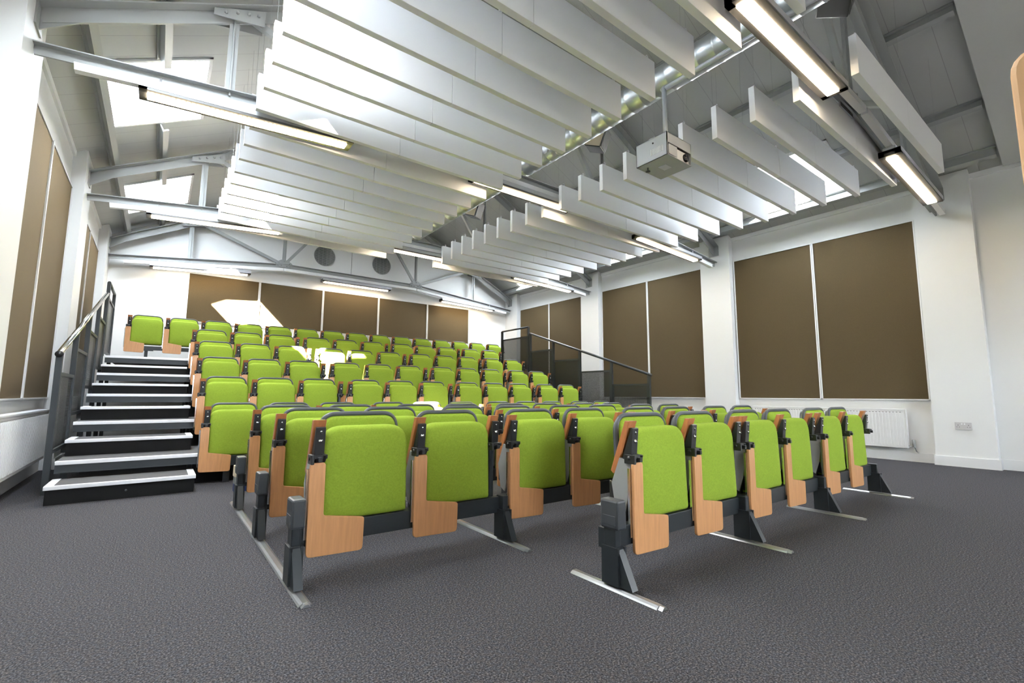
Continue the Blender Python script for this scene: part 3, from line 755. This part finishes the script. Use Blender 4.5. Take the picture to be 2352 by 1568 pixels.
# tier rows
ty = [5.09, 5.915, 6.72, 7.53, 8.35]; tz = [0, .275, .54, .81, 1.06]
tier = ['first raised row', 'second raised row', 'third raised row', 'fourth raised row', 'fifth raised row']
for ri in range(5):
    for k in range(11):
        xx = .335+(k//3)*1.553+(k % 3)*.487
        lab = 'green tip-up chair, %s from the stairs in the %s' % (ORD[k] if k else 'nearest', tier[ri])
        put_chair(k % 3 == 2 or k == 10, xx, ty[ri]+(.0 if ri else 0), tz[ri], lab, 'green chairs in the raked seating')
for k in range(15):
    lab = 'green tip-up chair, %s from left in the top row against the back wall' % (ORD[k] if k else 'leftmost')
    put_chair(k == 14, -.475+.487*k, 9.45, 1.345, lab, 'green chairs in the raked seating')
kill(chairA); kill(chairB)

# row frames on the floor
for ri, (y, n0) in enumerate(((1.405, 1), (2.212, 0), (3.037, 0), (3.875, 0))):
    xs = LX[n0:]
    r = empty('chair_row_frame', (xs[0], y, 0), 'charcoal metal beam and legs carrying the %s of chairs' % fl_names[ri], 'chair frame', 'row frames on the carpet')
    b = MB(); b.box(-.01, xs[-1]-xs[0]+.02, .01, .075, .150, .236, None, .003); b.build('beam', M['dark'], r)
    for i, x in enumerate(xs):
        dx = x-xs[0]
        b = MB()
        b.prism([(-.115, .02), (.035, .02), (.035, .17), (-.035, .17), (-.045, .165)], 'x', dx-.018, dx+.018)      # flared gusset
        for u in (-.022, .022): b.box(dx+u-.006, dx+u+.006, -.05, .04, .02, .172)
        b.box(dx-.026, dx+.026, -.045, -.033, .02, .172); b.box(dx-.026, dx+.026, .022, .034, .02, .172)
        b.build('leg', M['dark'], r)
        b = MB(); b.box(dx-.018, dx+.018, -.030, .035, .1, .245, None, .004); b.build('inner_tube', M['dark'], r)
    b = MB(); b.box(-.028, .028, -.055, .045, .243, .365, None, .009); b.box(-.030, -.027, -.04, .03, .262, .30, None, .001); b.build('end_cap', M['cap'], r)
# foot rails
def foot_rail(x, y0, y1, label, g):
    prof = [(-.025, 0), (.025, 0), (.020, .006), (.010, .012), (-.010, .012), (-.020, .006)]
    b = MB(); b.prism(prof, 'y', 0, y1-y0); b.prism([(-.018, .0), (.018, 0), (.006, .011), (-.006, .011)], 'y', -.02, 0)
    tag(b.build('floor_rail', M['railalu'], None, loc=(x, y0, .001)), label, 'floor rail', g)
for i, x in enumerate(LX[1:]): foot_rail(x-.01, 1.165, 1.63, 'short aluminium floor rail under the front row, %s from the camera' % (ORD[i] if i else 'nearest'), 'short floor rails')
for i, x in enumerate(LX): foot_rail(x, 1.985, 4.12, 'long aluminium floor rail under the rear floor rows, %s' % ['leftmost', 'second from left', 'third from left', 'fourth from left', 'rightmost'][i], 'long floor rails')
# beams under tier rows
for ri in range(5):
    r = empty('chair_row_frame', (.335, ty[ri], tz[ri]), 'dark beam carrying the chairs of the %s' % tier[ri], 'chair frame', 'row frames on the tiers')
    b = MB(); b.box(-.01, 5.66, .005, .06, .150, .236, None, .003); b.build('beam', M['dark'], r)
    for x in (.2, 1.6, 3.1, 4.7):
        b = MB(); b.box(x, x+.05, .02, .06, .0 if ri == 0 else .01, .16); b.build('bracket', M['dark'], r)
r = empty('chair_row_frame', (-.475, 9.45, 1.31), 'dark beam on T-shaped legs carrying the top row of chairs', 'chair frame', 'row frames on the tiers')
b = MB(); b.box(.0, 7.3, .01, .075, .185, .245, None, .003); b.build('beam', M['dark'], r)
for x in (.28, 1.75, 3.2, 4.7, 6.2, 7.1):
    b = MB(); b.box(x-.022, x+.022, .02, .065, 0, .19); b.box(x-.09, x+.09, .0, .085, .172, .186); b.build('leg', M['dark'], r)

# ================================================================ small things
r = empty('carton', (.56, 4.55, 0), 'small cream and blue carton on the carpet behind the last floor row', 'carton')
b = MB(); b.box(0, .09, 0, .08, 0, .06, None, .003); b.build('base', M['blue'], r)
b = MB(); b.box(.0, .09, 0, .08, .06, .12, None, .003); b.build('body', M['steel'], r)
b = MB(); b.box(-.004, .094, -.004, .084, .12, .21, None, .004); b.build('lid', M['cream'], r)
# pale wooden lectern, only its rounded side panel reaches into the frame at the right edge
r = empty('lectern', (.876, .03, .0), 'pale wooden lectern with rounded top corner, cut off by the right edge', 'lectern')
def lectern():
    prof = rounded([(-.40, 0), (.035, 0), (.035, 1.262), (-.40, 1.262)], [0, 0, .03, .03], 5)
    b = MB(); b.prism(prof, 'x', 0, .024, None, .006); b.build('side_panel', M['palewood'], r)
    b = MB(); b.prism(prof, 'x', .36, .384, None, .006); b.build('side_panel', M['palewood'], r)
    b = MB(); b.box(.024, .36, -.36, .01, 1.10, 1.12); b.build('shelf', M['palewood'], r)
    b = MB(); b.box(.024, .36, .0, .018, .05, 1.18); b.build('front_panel', M['palewood'], r)
lectern()
